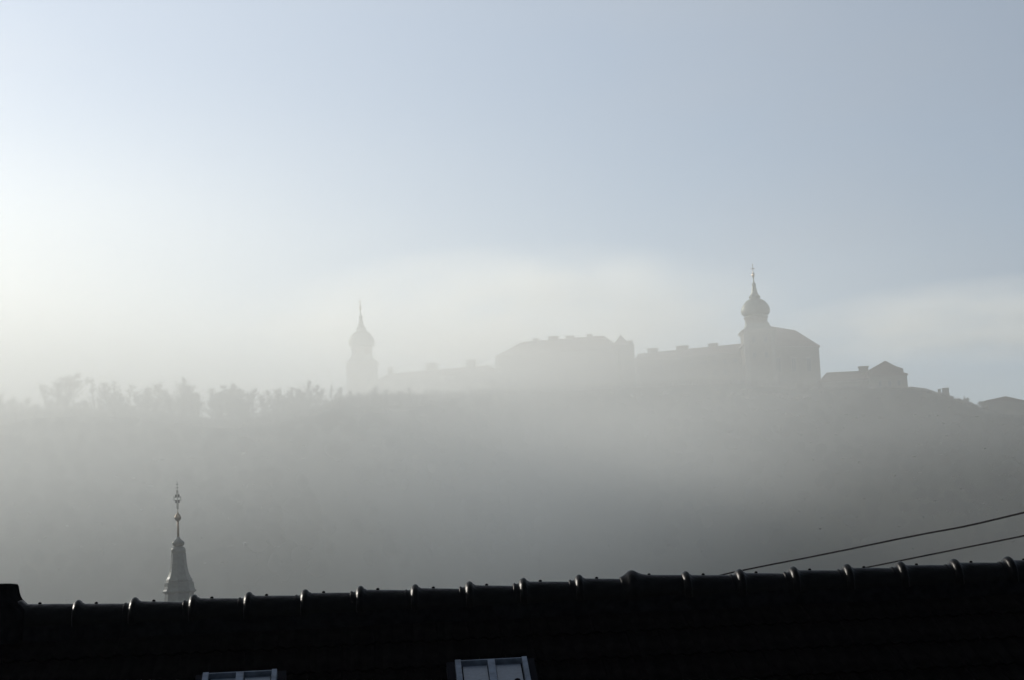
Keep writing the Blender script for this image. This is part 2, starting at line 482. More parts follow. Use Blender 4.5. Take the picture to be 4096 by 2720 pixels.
# little hut between the trees
hx, hy, hz = crest_point(522, -2)
h = empty('hut', (hx, hy, hz), R(4))
tag(h, 'little flat roofed hut among the bare trees left of the crooked tree', 'hut')
ht = V(522, 1624, hy).z - hz
MB().box(-1.25, 1.25, -1.1, 1.1, -.5, ht - .25).build('wall', MT['plaster'], h)
mbx = MB().add([(-1.5,-1.4,ht-.1),(1.5,-1.4,ht-.35),(1.5,1.4,ht-.35),(-1.5,1.4,ht-.1),(-1.5,-1.4,ht+.1),(1.5,-1.4,ht-.15),(1.5,1.4,ht-.15),(-1.5,1.4,ht+.1)],
               [(0,3,2,1),(4,5,6,7),(0,1,5,4),(1,2,6,5),(2,3,7,6),(3,0,4,7)])
mbx.build('roof', MT['rooftile'], h)

# ------------------------------------------------------------------ the abbey
def window_meshes():
    f = MB(); f.box(-.75, .75, -.10, .05, -1.2, 1.2)
    p = MB(); p.box(-.55, -.05, -.13, -.10, -1.0, 1.0); p.box(.05, .55, -.13, -.10, -1.0, 1.0)
    return f.mesh('window', MT['stone']), p.mesh('pane', MT['pane'])
WF, WP = window_meshes()
def window(parent, x, z, y=0.0, s=1.0):
    w = link('window', WF, parent, (x, y, z)); w.scale = (s, 1, s)
    link('pane', WP, w)

def hip_building(name, label, cat, A, B, depth, z0, ze, zr, insetA, insetB, chimneys=(), floors=3, step=4.2, eave=.7, group=None):
    """A, B: front corners (x, y) left and right; roof ridge runs along the front with hips of the given insets"""
    A, B = Vector(A), Vector(B); L = (B - A).length; a = math.atan2(B.y - A.y, B.x - A.x)
    t = empty(name, (A.x, A.y, z0), a); H = ze - z0; Rg = zr - z0
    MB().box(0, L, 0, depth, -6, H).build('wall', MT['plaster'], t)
    MB().box(-.35, L + .35, -.35, depth + .35, H + .003, H + .55).build('cornice', MT['stone'], t)
    e = eave; zz = H + .553
    rb = MB().add([(-e,-e,zz),(L+e,-e,zz),(L+e,depth+e,zz),(-e,depth+e,zz),(insetA,depth/2,Rg),(L-insetB,depth/2,Rg),
                   (-e,-e,zz-.0),(L+e,-e,zz)], [(0,1,5,4),(1,2,5),(2,3,4,5),(3,0,4),(0,3,2,1)])
    roof = rb.build('roof', MT['rooftile'], t)
    for x0, x1, top in chimneys:
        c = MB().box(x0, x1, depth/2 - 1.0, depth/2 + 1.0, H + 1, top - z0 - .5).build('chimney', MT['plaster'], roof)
        MB().box(x0 - .25, x1 + .25, depth/2 - 1.25, depth/2 + 1.25, top - z0 - .497, top - z0).build('chimney_cap', MT['stone'], roof)
    nw = max(1, int(L / step))
    for fl in range(floors):
        z = H - 2.6 - fl * 4.3
        if z < -2: break
        for k in range(nw): window(t, (k + .5) * L / nw, z)
    tag(t, label, cat, group)
    return t

YT = 745
def XY(px, Y): return V(px, 1450, Y).x, Y
ZB = 74.0
# long low wing right of the left tower
A, B = XY(1500, 742), XY(1990, 724)
hip_building('abbey_wing', 'long low wing with three chimneys right of the pale left tower', 'building', A, B, 14, ZB,
             V(1720, 1512, 733).z, V(1730, 1478.5, 740).z, 3.2, 7.0,
             [(3.2, 4.7, V(1537, 1469, 747).z), (21, 25.3, V(1712, 1454, 742).z), (39.2, 43.2, V(1883, 1442, 738).z)])
# central block with the high roof
A, B = XY(1984, 712), XY(2474, 700)
cb_ = hip_building('abbey_block', 'big central block with high hipped roof and four flat chimneys', 'building', A, B, 22, ZB,
             V(2200, 1411, 706).z - .6, V(2230, 1356.5, 717).z, 8.6, 7.5,
             [(13.7, 15.7, V(2127, 1357, 720).z), (20.2, 24.2, V(2198, 1347, 718).z),
              (27.6, 30.6, V(2264, 1344, 716).z), (36.4, 38.4, V(2348, 1338, 714).z)], floors=4)
# curled volute on its left side
zt = V(1990, 1421, 712).z - ZB
vb = MB()
prof = [(0,0),(.1,-.1),(.15,-1.2),(.3,-2.0),(.75,-2.7),(.95,-3.4),(.75,-4.1),(.35,-4.7),(.3,-5.6),(.3,-9),(0,-9)]
n = len(prof)
vb.add([(-x, 1.0, zt + z) for x, z in prof] + [(-x, 7.0, zt + z) for x, z in prof],
       [tuple(range(n)), tuple(range(n, 2*n))[::-1]] + [(i, (i+1) % n, n + (i+1) % n, n + i) for i in range(n)])
vb.build('volute', MT['stone'], cb_)
# square pavilion with pyramid roof
A, B = XY(2458, 704), XY(2541, 702)
L = B[0] - A[0]
pv = empty('pavilion', (A[0], A[1], ZB)); ze = V(2500, 1383, 703).z - ZB; za = V(2491, 1340, 709).z - ZB
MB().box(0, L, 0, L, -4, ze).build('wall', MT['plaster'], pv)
MB().box(-.3, L + .3, -.3, L + .3, ze + .003, ze + .5).build('cornice', MT['stone'], pv)
rb = MB().add([(-.4,-.4,ze+.503),(L*.8,-.4,ze+.503),(L*.8,L+.4,ze+.503),(-.4,L+.4,ze+.503),(L*.40,L*.5,za)], [(0,1,4),(1,2,4),(2,3,4),(3,0,4),(0,3,2,1)])
rf_ = rb.build('roof', MT['rooftile'], pv)
MB().tube([(L*.40, L*.5, za-.2), (L*.40, L*.5, za + .9)], [.18, .05], 6).build('finial', MT['iron'], rf_)
MB().box(L*.72, L*.97, L*.2, L*.8, ze + .51, V(2530, 1358, 703).z - ZB).build('chimney', MT['plaster'], rf_)
for k in range(2):
    for j in range(3): window(pv, L * (.3 + .4 * k), ze - 2.6 - j * 4.3)
tag(pv, 'small square pavilion with pointed roof between central block and right wing', 'building')
# right wing
A, B = XY(2541, 698), XY(2965, 680)
hip_building('abbey_wing', 'long right wing with three low chimneys left of the domed tower', 'building', A, B, 14, ZB,
             V(2745, 1432, 688).z, V(2745, 1394, 695).z, -1.0, -1.0,
             [(3.4, 7.0, V(2594, 1395, 703).z), (15.6, 20.0, V(2719, 1385, 698).z), (29.0, 32.4, V(2848, 1374.5, 692).z)], floors=4)
# church nave behind the domed tower, running away to the right
def nave():
    Yf = 676
    t = empty('church_nave', (V(3040, 1450, Yf).x, Yf, ZB)); o0 = Vector(t.location)
    def P(px, py, Y): return V(px, py, Y) - o0
    ze = P(3273, 1396, 690).z
    a, b = P(2972, 1400, 672), P(3276, 1400, 684); c = Vector((b.x + .8, b.y + 30, 0)); d = Vector((a.x, a.y + 34, 0))
    w = MB().add([(a.x,a.y,-8),(b.x,b.y,-8),(c.x,c.y,-8),(d.x,d.y,-8),(a.x,a.y,ze),(b.x,b.y,ze),(c.x,c.y,ze),(d.x,d.y,ze)],
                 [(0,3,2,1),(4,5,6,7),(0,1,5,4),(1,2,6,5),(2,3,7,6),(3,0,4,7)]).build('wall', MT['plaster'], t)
    e = .5
    q = [(a.x,a.y,0),(b.x,b.y,0),(c.x,c.y,0),(d.x,d.y,0)]
    off = [(-e,-e),(e,-e),(e,e),(-e,e)]
    lo = [(p[0]+k[0], p[1]+k[1], ze + .003) for p, k in zip(q, off)]; hi = [(x, y, ze + .5) for x, y, z in lo]
    MB().add(lo + hi, [(0,3,2,1),(4,5,6,7),(0,1,5,4),(1,2,6,5),(2,3,7,6),(3,0,4,7)]).build('cornice', MT['stone'], t)
    r1, r2, k1 = P(3040, 1298, 686), P(3181, 1321, 699), P(3243, 1373, 694)
    lo2 = [(x, y, ze + .503) for x, y, z in hi]
    MB().add(lo2 + [tuple(r1), tuple(r2), tuple(k1)], [(0,1,6,5,4),(1,2,6),(6,2,5),(2,3,4,5),(3,0,4),(0,3,2,1)]).build('roof', MT['rooftile'], t)
    for k in range(3): 
        w = link('window', WF, t, (a.x + (b.x-a.x)*(.45+.2*k), a.y + (b.y-a.y)*(.45+.2*k), ze - 7)); w.scale = (1.6, 1, 2.6); w.rotation_euler.z = math.atan2(b.y-a.y, b.x-a.x)
        link('pane', WP, w)
    tag(t, 'tall church with dark sloping roof right behind the domed tower', 'church')
nave()

def dome_tower(name, label, axis_px, Y, pxs, vs_, y_on, body_to, halfw):
    """octagonal onion dome over a square body. pxs: width scale, vs_: height scale, y_on: photo row of the onion's widest point"""
    base = V(axis_px, y_on, Y); m = Y / F
    t = empty(name, (base.x, Y, ZB)); zc = base.z - ZB
    def pr(lst, k=1.05): return [(w * pxs * m * k, zc - dy * vs_ * m) for w, dy in lst]
    bodyw = halfw * m; zb = zc - 88 * vs_ * m
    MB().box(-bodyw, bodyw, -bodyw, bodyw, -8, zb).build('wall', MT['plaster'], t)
    for sx in (-1, 1):
        MB().box(min(sx*(bodyw-1.6), sx*(bodyw+.18)), max(sx*(bodyw-1.6), sx*(bodyw+.18)), -bodyw-.2, -bodyw+1.2, -8, zb-.01).build('pilaster', MT['stone'], t)
    cor = MB().box(-bodyw-.8, bodyw+.8, -bodyw-.8, bodyw+.8, zb+.003, zb+.55)
    cor.box(-bodyw-.4, bodyw+.4, -bodyw-.4, bodyw+.4, zb-.6, zb)
    cor.build('cornice', MT['stone'], t)
    s2 = math.sqrt(2)
    sk = MB(); ring = []
    for w, dy in ((66, 83), (58, 77), (51, 70), (47, 62), (45, 54)):
        ring.append((w * pxs * m * s2 * .98, zc - dy * vs_ * m))
    sk.lathe(ring, 4, rot=math.pi/4); sk.build('skirt_roof', MT['copper'], t)
    MB().lathe(pr([(45,58),(45,34),(47,31),(50,28),(50,26),(44,22),(42,18)]), 8, rot=math.pi/8).build('drum', MT['plaster'], t)
    MB().lathe(pr([(42,20),(53,16),(57.5,9),(59,0),(58,-10),(54,-20),(48,-29),(41,-38),(32,-44),(25,-47),(19,-49)], 1.0), 16, rot=math.pi/16).build('onion_dome', MT['copper'], t, smooth=True)
    MB().lathe(pr([(19,-48),(21,-52),(23,-58),(21,-61),(15.5,-67),(12.5,-74),(10.5,-84),(8.5,-94),(7.5,-103),(8.5,-106),(8.5,-111),(5,-114),(3,-120),(1.8,-134)]), 8).build('spire', MT['copper'], t)
    MB().lathe(pr([(1.5,-133),(4,-139),(6,-146),(5.5,-151),(2,-158),(.9,-166)]), 8).build('ball', MT['gilt'], t)
    z = zc + 166 * vs_ * m
    MB().box(-.11, .11, -.1, .1, z - .3, z + 2.7).box(-.95 , .95, -.09, .09, z + .55, z + .8).build('cross', MT['gilt'], t)
    for j in range(2):
        for k in (-.4, .4): window(t, k * bodyw, zb - 3.5 - j * 6, -bodyw, 1.1)
    tag(t, label, 'tower')
dome_tower('domed_tower', 'faint pale onion domed tower on the left, standing alone above the trees', 1446, 742, .90, .97, 1371, 1600, 57)
dome_tower('domed_tower', 'tall onion domed tower in front of the church, its dome lit on the left', 3022, 674, .99, 1.0, 1244, 1450, 60)

# gate building with pointed roof on the right
A, B = XY(3281, 652), XY(3500, 652)
hip_building('gatehouse', 'low hipped house with one wide chimney left of the pointed gable', 'building', A, B, 10, ZB - 3,
             V(3390, 1528, 652).z, V(3380, 1486.5, 657).z, 3.1, -1.0, [(15.3, 18.6, V(3462, 1465, 657).z)], floors=1)
def gate_block():
    A = XY(3476, 648); B = XY(3628, 648); L = B[0] - A[0]
    t = empty('gabled_house', (A[0], 648, ZB - 4)); z0 = ZB - 4
    def P(px, py, Y=648): p = V(px, py, Y); return (p.x - A[0], p.z - z0)
    x1, z1 = P(3628, 1500)
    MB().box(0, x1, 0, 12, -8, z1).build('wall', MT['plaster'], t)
    ax, az = P(3540, 1443); sx, sz = P(3611, 1474); lx, lz = P(3476, 1481)
    fx, fz = P(3580, 1464)
    pts = [(lx - .3, z1 + .003), (x1 + .4, z1 + .003), (x1 + .4, z1 + .45), (sx + .1, P(3612, 1489)[1]), (sx, sz), (fx, fz), (ax, az), (lx - .3, lz)]
    n = len(pts)
    MB().add([(x, -.4, z) for x, z in pts] + [(x, 12.4, z) for x, z in pts],
        [tuple(range(n)), tuple(range(n, 2*n))[::-1]] + [(i, (i+1) % n, n + (i+1) % n, n + i) for i in range(n)]).build('roof', MT['rooftile'], t)
    for k in range(3): window(t, L * (.25 + .25 * k), z1 - 2.8)
    tag(t, 'house with pointed roof at the right end of the abbey', 'building')
gate_block()
# sloping terrace wall with two chimneys or posts, going down to the right
def terrace():
    Y = 645; p0 = V(3628, 1549, Y)
    t = empty('terrace_wall', (p0.x, Y, p0.z))
    top = [(3629,1547),(3650,1547),(3705,1554),(3730,1562),(3748,1569),(3798,1571),(3799,1585),(3813,1589),(3815,1595),(3845,1601),(3890,1611),(3917,1630),(3940,1648)]
    up = [V(x, y, Y) - p0 for x, y in top]; n = len(up)
    vs = [(p.x, 0, p.z) for p in up] + [(p.x, 3, p.z) for p in up] + [(p.x, 0, -16) for p in up] + [(p.x, 3, -16) for p in up]
    fs = []
    for i in range(n - 1):
        fs += [(i, i+1, n+i+1, n+i), (2*n+i, 2*n+i+1, i+1, i), (n+i, n+i+1, 3*n+i+1, 3*n+i)]
    fs += [(0, n, 3*n, 2*n), (n-1, 2*n-1, 4*n-1, 3*n-1)]
    MB().add(vs, fs).build('wall', MT['stone'], t)
    for a, b, y in ((3757, 3765, 1557), (3774, 3797, 1553)):
        q, w = V(a, y, Y) - p0, V(b, y, Y) - p0
        MB().box(q.x, w.x, .6, 2.4, -3, q.z).build('pier', MT['stone'], t)
        MB().box(q.x - .12, w.x + .12, .5, 2.5, q.z + .003, q.z + .18).build('pier_cap', MT['stone'], t)
    tag(t, 'sloping terrace wall with two square piers going down to the right', 'wall')
terrace()
# last house at the right edge
def last_house():
    Y = 640; a = V(3944, 1602, Y); b = V(4120, 1602, Y)
    t = empty('house', (a.x, Y, a.z - 5)); L = b.x - a.x
    ez = 5.0; ap = V(4021, 1585, Y)
    MB().box(.4, L, 0, 9, -6, ez - .6).build('wall', MT['plaster'], t)
    ze = V(4120, 1609, Y).z - (a.z - 5)
    pts = [(-.2, ez - .6), (-.2, ez), (ap.x - a.x, ap.z - a.z + 5), (L + .6, ze), (L + .6, ez - .6)]
    n = len(pts)
    MB().add([(x, -.5, z) for x, z in pts] + [(x, 9.5, z) for x, z in pts],
        [tuple(range(n)), tuple(range(n, 2*n))[::-1]] + [(i, (i+1) % n, n + (i+1) % n, n + i) for i in range(n)]).build('roof', MT['rooftile'], t)
    tag(t, 'low pitched house cut by the right edge of the photo', 'house')
last_house()

# ------------------------------------------------------------------ village church steeple in the middle distance
def steeple():
    Y = 210; m = Y / F
    top = V(708, 1928, Y); ax = V(716, 2300, Y)
    t = empty('steeple', (ax.x, Y, 0)); zc = V(716, 2300, Y).z
    def pr(lst, k=1.0): return [(w * m * k, zc - (y - 2300) * m) for w, y in lst]
    rot = R(-39); K = 1.02
    MB().box(-2.1, 2.1, -2.1, 2.1, -1, zc - 6).build('wall', MT['plaster'], t)
    MB().lathe(pr([(74,2500),(66,2440),(58,2400),(56,2381),(55,2372)], K), 8, rot=rot).build('drum', MT['spire'], t)
    MB().lathe(pr([(55,2372.5),(60,2369),(65.5,2366),(65,2362),(60,2356),(58.5,2350),(57,2344),(56.5,2330),(52,2328),(50,2322)], K), 8, rot=rot).build('cornice', MT['spire'], t)
    MB().lathe(pr([(50,2323),(53,2320),(48,2314),(44,2307),(40.5,2298),(37,2287),(34,2272),(31.5,2255),(29.5,2235),(28.5,2214)], K), 8, rot=rot).build('spire_roof', MT['spire'], t)
    MB().lathe(pr([(27.5,2214.5),(29,2209),(29,2202),(27,2195),(22,2190),(15,2187)]), 16).build('shoulder', MT['spire'], t, smooth=True)
    MB().lathe(pr([(14,2188),(19,2185),(23,2181),(24.6,2175),(23.5,2170),(19,2165),(12,2160),(8,2155),(5.6,2149)]), 16).build('bulb', MT['spire'], t, smooth=True)
    MB().lathe(pr([(4.9,2150),(4.6,2120),(4.4,2085)]), 12).build('pole', MT['gilt'], t, smooth=True)
    MB().lathe(pr([(4,2087),(9,2084.5),(12,2080),(13.2,2074.5),(14,2074.4),(14,2072.6),(13.2,2072.4),(12,2067),(9,2062),(5,2057),(2,2052),(1.1,2046),(1,2036)]), 16).build('ball', MT['gilt'], t, smooth=True)
    # double outlined cross with four filled corners and two small bars above
    c = MB(); z = lambda y: zc - (y - 2300) * m
    b = .035
    def bar(x0, x1, y0, y1): c.box(x0*m, x1*m, -b, b, z(y1), z(y0))
    bar(-3.6,-2.2,1967,1992.6); bar(2.2,3.6,1967,1992.6); bar(-3.6,-2.2,2003.4,2037); bar(2.2,3.6,2003.4,2037)
    bar(-3.6,3.6,1965,1966.9); bar(-3.6,3.6,2037.1,2039)
    bar(-13,-3.6,1992,1993.4); bar(3.6,13,1992,1993.4); bar(-13,-3.6,2002.6,2004); bar(3.6,13,2002.6,2004)
    bar(-14.4,-13.05,1988,2008); bar(13.05,14.4,1988,2008)
    bar(-.6,.6,1929,1964.9); bar(-4.6,-.65,1940,1941.6); bar(.65,4.6,1940,1941.6); bar(-5.6,-.65,1954,1955.6); bar(.65,5.6,1954,1955.6)
    bar(-.7,.7,1967,2036.9)
    cr_ = c.build('cross', MT['iron'], t)
    for sx in (-1, 1):
        for y0, y1 in ((1981, 1991.8), (2004.2, 2015)):
            q = MB().box(min(sx*3.8, sx*9)*m, max(sx*3.8, sx*9)*m, -.02, .02, z(y1), z(y0)).build('cross_panel', MT['iron'], cr_)
    tag(t, 'village church steeple with bulbous top, gilded ball and ornate cross', 'steeple')
steeple()

# ------------------------------------------------------------------ the dark roof in front
PITCH_R = R(26)
YAW = R(4.5)
RIDGE_Y = 11.6
rp = V(2048, 2329, RIDGE_Y)                     # top of the ridge covers at the middle
CAP_R = 0.112
ridge0 = Vector((rp.x, RIDGE_Y, rp.z - CAP_R))  # axis of the ridge covers
house = empty('house', (ridge0.x, ridge0.y, 0), YAW)
tag(house, 'dark tiled house roof filling the foreground, seen against the misty hill', 'house')
ZR = ridge0.z
LEFT, RIGHT = -3.52, 5.5
DEPTH = 4.6
cs, sn = math.cos(PITCH_R), math.sin(PITCH_R)
def slope_pt(x, s, h=0.0, side=-1):
    """local house coordinates: x along the ridge, s down the slope from the ridge, h above the slope"""
    return Vector((x, side * (s * cs) + side * (h * sn), ZR - .02 - s * sn + h * cs))
TW, TG = 0.200, 0.33
# boards under the tiles, one slab per side
for side in (-1, 1):
    vs = [slope_pt(x, s, h, side) for h in (-.16, -.06) for s in (0.0, DEPTH / cs) for x in (LEFT, RIGHT)]
    MB().add(vs, [(0,1,3,2),(4,6,7,5),(0,4,5,1),(2,3,7,6),(0,2,6,4),(1,5,7,3)]).build('roof_deck', MT['deck'], house)
zw = ZR - DEPTH * math.tan(PITCH_R) - .15
w = MB().box(LEFT + .15, RIGHT - .15, -DEPTH + .4, DEPTH - .4, 0, zw)
w.build('wall', MT['wallrender'], house)
for xg in (LEFT + .15, RIGHT - .45):            # gable triangles
    MB().add([(xg, -DEPTH + .4, zw + .003), (xg + .3, -DEPTH + .4, zw + .003), (xg + .3, DEPTH - .4, zw + .003), (xg, DEPTH - .4, zw + .003), (xg, 0, ZR - .3), (xg + .3, 0, ZR - .3)],
             [(0,1,5,4),(2,3,4,5),(0,4,3),(1,2,5),(0,3,2,1)]).build('gable', MT['wallrender'], house)

def tile_mesh(seed):
    """one interlocking tile: two shallow troughs between rolls, thicker nose; local x across, y up the slope, z out"""
    rnd = random.Random(seed); xs_ = [0, .012, .035, .06, .093, .106, .13, .158, .188, .204]
    zs_ = [.006, .017, .013, .002, .015, .015, .002, .002, .015, .010]
    vs = []; n = len(xs_)
    tilt = rnd.uniform(-.003, .003)
    for y, lift in ((-.345, .013), (-.330, .017), (0, -.004)):
        for x, z in zip(xs_, zs_): vs.append((x, y, z + lift + tilt * (x - .1) * 10 + rnd.uniform(-.0007, .0007)))
    for x, z in zip(xs_, zs_): vs.append((x, -.343, z - .006))
    fs = [(r * n + i, r * n + i + 1, (r + 1) * n + i + 1, (r + 1) * n + i) for r in range(2) for i in range(n - 1)]
    fs += [(3 * n + i, 3 * n + i + 1, i + 1, i) for i in range(n - 1)]
    m = MB(); m.add(vs, fs); me = m.raw('roof_tile', MT['tile'])
    for p in me.polygons: p.use_smooth = False
    return me, vs, fs
TILES = [tile_mesh(s) for s in range(6)]
rt2 = random.Random(9)
# skylights: (x centre, s of the upper edge, width)
def local_on_roof(px, py):
    """where the sight line through a photo pixel meets the roof, in house coordinates (x, s)"""
    o = EYE - Vector((ridge0.x, ridge0.y, 0)); d = (V(px, py, 10) - EYE)
    rz = Matrix.Rotation(-YAW, 3, 'Z'); o, d = rz @ o, rz @ d
    nrm = Vector((0, -sn, cs)); p0 = slope_pt(0, 0, .07)
    k = (p0 - o).dot(nrm) / d.dot(nrm); p = o + d * k
    return p.x, (-p.y + nrm.y * .07) / cs
SKY = []
for (xa, ya), (xb, yb), tint in (((1820, 2644), (2106, 2629), 0), ((813, 2692), (1108, 2682), 1)):
    a, b = local_on_roof(xa, ya), local_on_roof(xb, yb)
    SKY.append(((a[0] + b[0]) / 2, (a[1] + b[1]) / 2, b[0] - a[0], tint))
SKH = .62
def in_skylight(x, s):
    for cx, s0, w, _ in SKY:
        if abs(x - cx) < w / 2 - .02 and s0 + .08 < s - .17 < s0 + SKH - .05: return True
    return False
extra = MB(); ncol = int((RIGHT - LEFT) / TW); rows = int(DEPTH / cs / TG)
up = Vector((0, cs, sn)); 
def tile_matrix(x, s, side):
    o = slope_pt(x, s, -.045, side)
    if side < 0: ex, ey = Vector((1, 0, 0)), Vector((0, cs, sn))
    else: ex, ey = Vector((-1, 0, 0)), Vector((0, -cs, sn))
    ez = ex.cross(ey)
    return Matrix(((ex.x, ey.x, ez.x, o.x), (ex.y, ey.y, ez.y, o.y), (ex.z, ey.z, ez.z, o.z), (0, 0, 0, 1)))
hfov_half = 3.75
for side in (-1, 1):
    for r in range(rows):
        s = .07 + r * TG
        for c in range(ncol):
            x = LEFT + c * TW + rt2.uniform(-.002, .002)
            me, vs, fs = TILES[rt2.randrange(6)]
            T = tile_matrix(x if side < 0 else x + TW, s + rt2.uniform(-.004, .004), side)
            T = T @ Matrix.Rotation(R(rt2.uniform(-.5, .5)), 4, 'Z')
            if side < 0 and in_skylight(x + TW / 2, s): continue
            if side < 0 and r < 5 and x < 3.95:
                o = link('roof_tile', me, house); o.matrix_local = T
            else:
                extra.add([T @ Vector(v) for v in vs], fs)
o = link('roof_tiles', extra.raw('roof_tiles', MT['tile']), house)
o['kind'] = 'stuff'

# ridge covers, one by one at the spots the photo shows
def cap_mesh(seed, L=.375, flare=False):
    rnd = random.Random(seed); b = MB()
    prof = [(-.050,.092),(-.046,.103),(-.036,.106),(-.028,.100),(-.020,.101),(-.010,.104),(-.006,.120),(.004,.132),(.016,.139),(.027,.1385),(.037,.132),(.044,.1215),(.052,.1185),(.060,.1130),(.10,.1120),(L*.6,.109),(L,.1045)]
    if flare: prof = [(-.062,.104),(-.05,.108),(-.035,.116),(-.018,.130),(-.004,.142),(.014,.148),(.030,.146),(.046,.138),(.066,.128),(.09,.120),(.12,.115),(.16,.1125),(L*.6,.109),(L,.1045)]
    na = 18; vs = []; fs = []
    for x, r in prof:
        for k in range(na + 1):
            a = math.pi * (-.08 + 1.16 * k / na)
            rr = r * (1 + .012 * noise.noise(Vector((x * 30 + seed * 7, k * .7, seed))))
            vs.append((x, -rr * math.cos(a), rr * math.sin(a) * 1.0))
    m = na + 1
    for i in range(len(prof) - 1):
        for k in range(na):
            q = i * m + k; fs.append((q, q + 1, q + 1 + m, q + m))
    fs.append(tuple(range(m)))
    b.add(vs, fs)
    # little nail head on top
    b.lathe([(.011, 0), (.012, .006), (.008, .011), (.002, .013)], 8, c=(.135 + rnd.uniform(-.004, .004), 0, .110))
    return b.mesh('ridge_tile', MT['ridge'], smooth=True)
CAPS = [cap_mesh(s) for s in range(5)]; CAPF = cap_mesh(9, flare=True)
KNOBS = [(300,2403),(525,2394),(762,2380),(982,2375),(1208,2360),(1427,2345),(1645,2340),(1862,2327),(2078,2313),(2300,2300),(2513,2288),(2727,2287),(2942,2285),(3158,2278),(3372,2270),(3587,2261),(3802,2253),(4017,2246)]
def ridge_local(px, py):
    o = EYE - Vector((ridge0.x, ridge0.y, 0)); d = (V(px, py, 10) - EYE)
    rz = Matrix.Rotation(-YAW, 3, 'Z'); o, d = rz @ o, rz @ d
    k = -o.y / d.y; p = o + d * k
    return p.x, p.z
pos = [ridge_local(x, y) for x, y in KNOBS]
pitch_x = (pos[-1][0] - pos[0][0]) / (len(pos) - 1)
allp = [(pos[0][0] - pitch_x, ridge_local(60, 2418)[1] - .0, 0)] + [(x, z - .141, 1) for x, z in pos]
x = pos[-1][0]
while x + pitch_x < RIGHT:
    x += pitch_x; allp.append((x, ZR + .004, 1))
for i, (x, z, kn) in enumerate(allp):
    if not kn: z = ZR
    z = ZR + max(-.014, min(.014, (z - ZR)))
    me = CAPF if i == 11 else CAPS[i % 5]
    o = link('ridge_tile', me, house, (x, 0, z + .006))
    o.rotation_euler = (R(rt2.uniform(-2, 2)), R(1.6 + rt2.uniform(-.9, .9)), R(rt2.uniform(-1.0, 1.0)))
    if i == 11: o['label'] = 'ridge tile with a smoother, wider collar'
# mortar bedding under the ridge covers
for side in (-1, 1):
    b = MB(); n = 90; vs = []; fs = []
    for i in range(n + 1):
        x = LEFT + (RIGHT - LEFT) * i / n
        q = .012 * noise.noise(Vector((x * 6, side, 0)))
        vs += [(x, side * .085, ZR - .0), (x, side * (.135 + q), ZR - .055 + q), (x, side * (.15 + q), ZR - .12)]
    for i in range(n):
        for k in range(2): a = i * 3 + k; fs.append((a, a + 3, a + 4, a + 1))
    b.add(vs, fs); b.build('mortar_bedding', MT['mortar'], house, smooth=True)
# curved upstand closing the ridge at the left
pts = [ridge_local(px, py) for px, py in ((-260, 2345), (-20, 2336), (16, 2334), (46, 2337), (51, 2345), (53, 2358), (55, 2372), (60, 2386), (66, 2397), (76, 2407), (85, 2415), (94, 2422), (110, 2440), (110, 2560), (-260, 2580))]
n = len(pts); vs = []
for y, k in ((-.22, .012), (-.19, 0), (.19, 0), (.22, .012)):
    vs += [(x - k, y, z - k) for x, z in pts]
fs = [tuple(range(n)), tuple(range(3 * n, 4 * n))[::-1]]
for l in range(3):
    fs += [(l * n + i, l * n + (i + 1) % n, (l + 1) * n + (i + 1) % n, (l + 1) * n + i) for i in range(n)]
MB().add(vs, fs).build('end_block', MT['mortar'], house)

# skylights
for cx, s0, w, tint in SKY:
    T = Matrix.Translation(Vector()) 
    def SP(x, s, h): return slope_pt(cx + x, s0 + s, h)
    def slab(x0, x1, s0_, s1_, h0, h1, name, m, parent):
        vs = [SP(x, s, h) for h in (h0, h1) for s in (s0_, s1_) for x in (x0, x1)]
        return MB().add(vs, [(0,1,3,2),(4,6,7,5),(0,4,5,1),(2,3,7,6),(0,2,6,4),(1,5,7,3)]).build(name, m, parent)
    hw = w / 2
    sk = slab(-hw - .05, hw + .05, -.06, SKH + .05, -.05, .030, 'skylight', MT['rubber'], house)
    if tint: sk['label'] = 'dimmer skylight at the lower left of the roof'
    else: sk['label'] = 'brighter skylight at the lower middle of the roof'
    slab(-hw, -hw + .034, 0, SKH, .032, .078, 'frame', MT['zinc'], sk)
    slab(hw - .030, hw, 0, SKH, .032, .078, 'frame', MT['zinc'], sk)
    slab(-.022, .022, .004, SKH, .034, .074, 'mullion', MT['zinc'], sk)
    slab(-hw + .035, hw - .031, -.004, .004, .032, .070, 'frame', MT['zinc'], sk)
    for a, b in ((-hw + .045, -.026), (.028, hw - .040)):
        slab(a, b, .030, SKH - .02, .033, .046, 'pane', MT['glass'], sk)
    for a in (-.085, .14):
        c = SP(a, .255, .046); MB().lathe([(.020, 0), (.020, .012), (.014, .022), (.004, .026)], 12, c=c).build('snow_stop', MT['rubber'], sk)

# ------------------------------------------------------------------ cables and the bird
def cable(pts, Y0, Y1, r, label):
    wp = []
    for i, (px, py) in enumerate(pts):
        k = (px - pts[0][0]) / (pts[-1][0] - pts[0][0]); wp.append(V(px, py, Y0 + (Y1 - Y0) * k))
    b = MB().tube([p - wp[0] for p in wp], [r] * len(wp), 8)
    o = b.build('cable', MT['cable'], None, smooth=True, loc=wp[0])
    tag(o, label, 'cable', 'overhead cables running down behind the roof')
def resample(p, n):
    out = []
    for (x0, y0), (x1, y1) in zip(p, p[1:]):
        for i in range(n): k = i / n; out.append((x0 + (x1 - x0) * k, y0 + (y1 - y0) * k))
    return out + [p[-1]]
cable([(2300, 2418), (2620, 2353), (2866, 2304.5), (2937, 2288), (3100, 2255), (3232, 2230), (3410, 2194), (3587, 2157), (3720, 2131), (3820, 2113), (3860, 2105), (3920, 2092), (4096, 2050), (4500, 1953)],
      38, 24, .0155, 'upper overhead cable with a slight bend near the right edge')
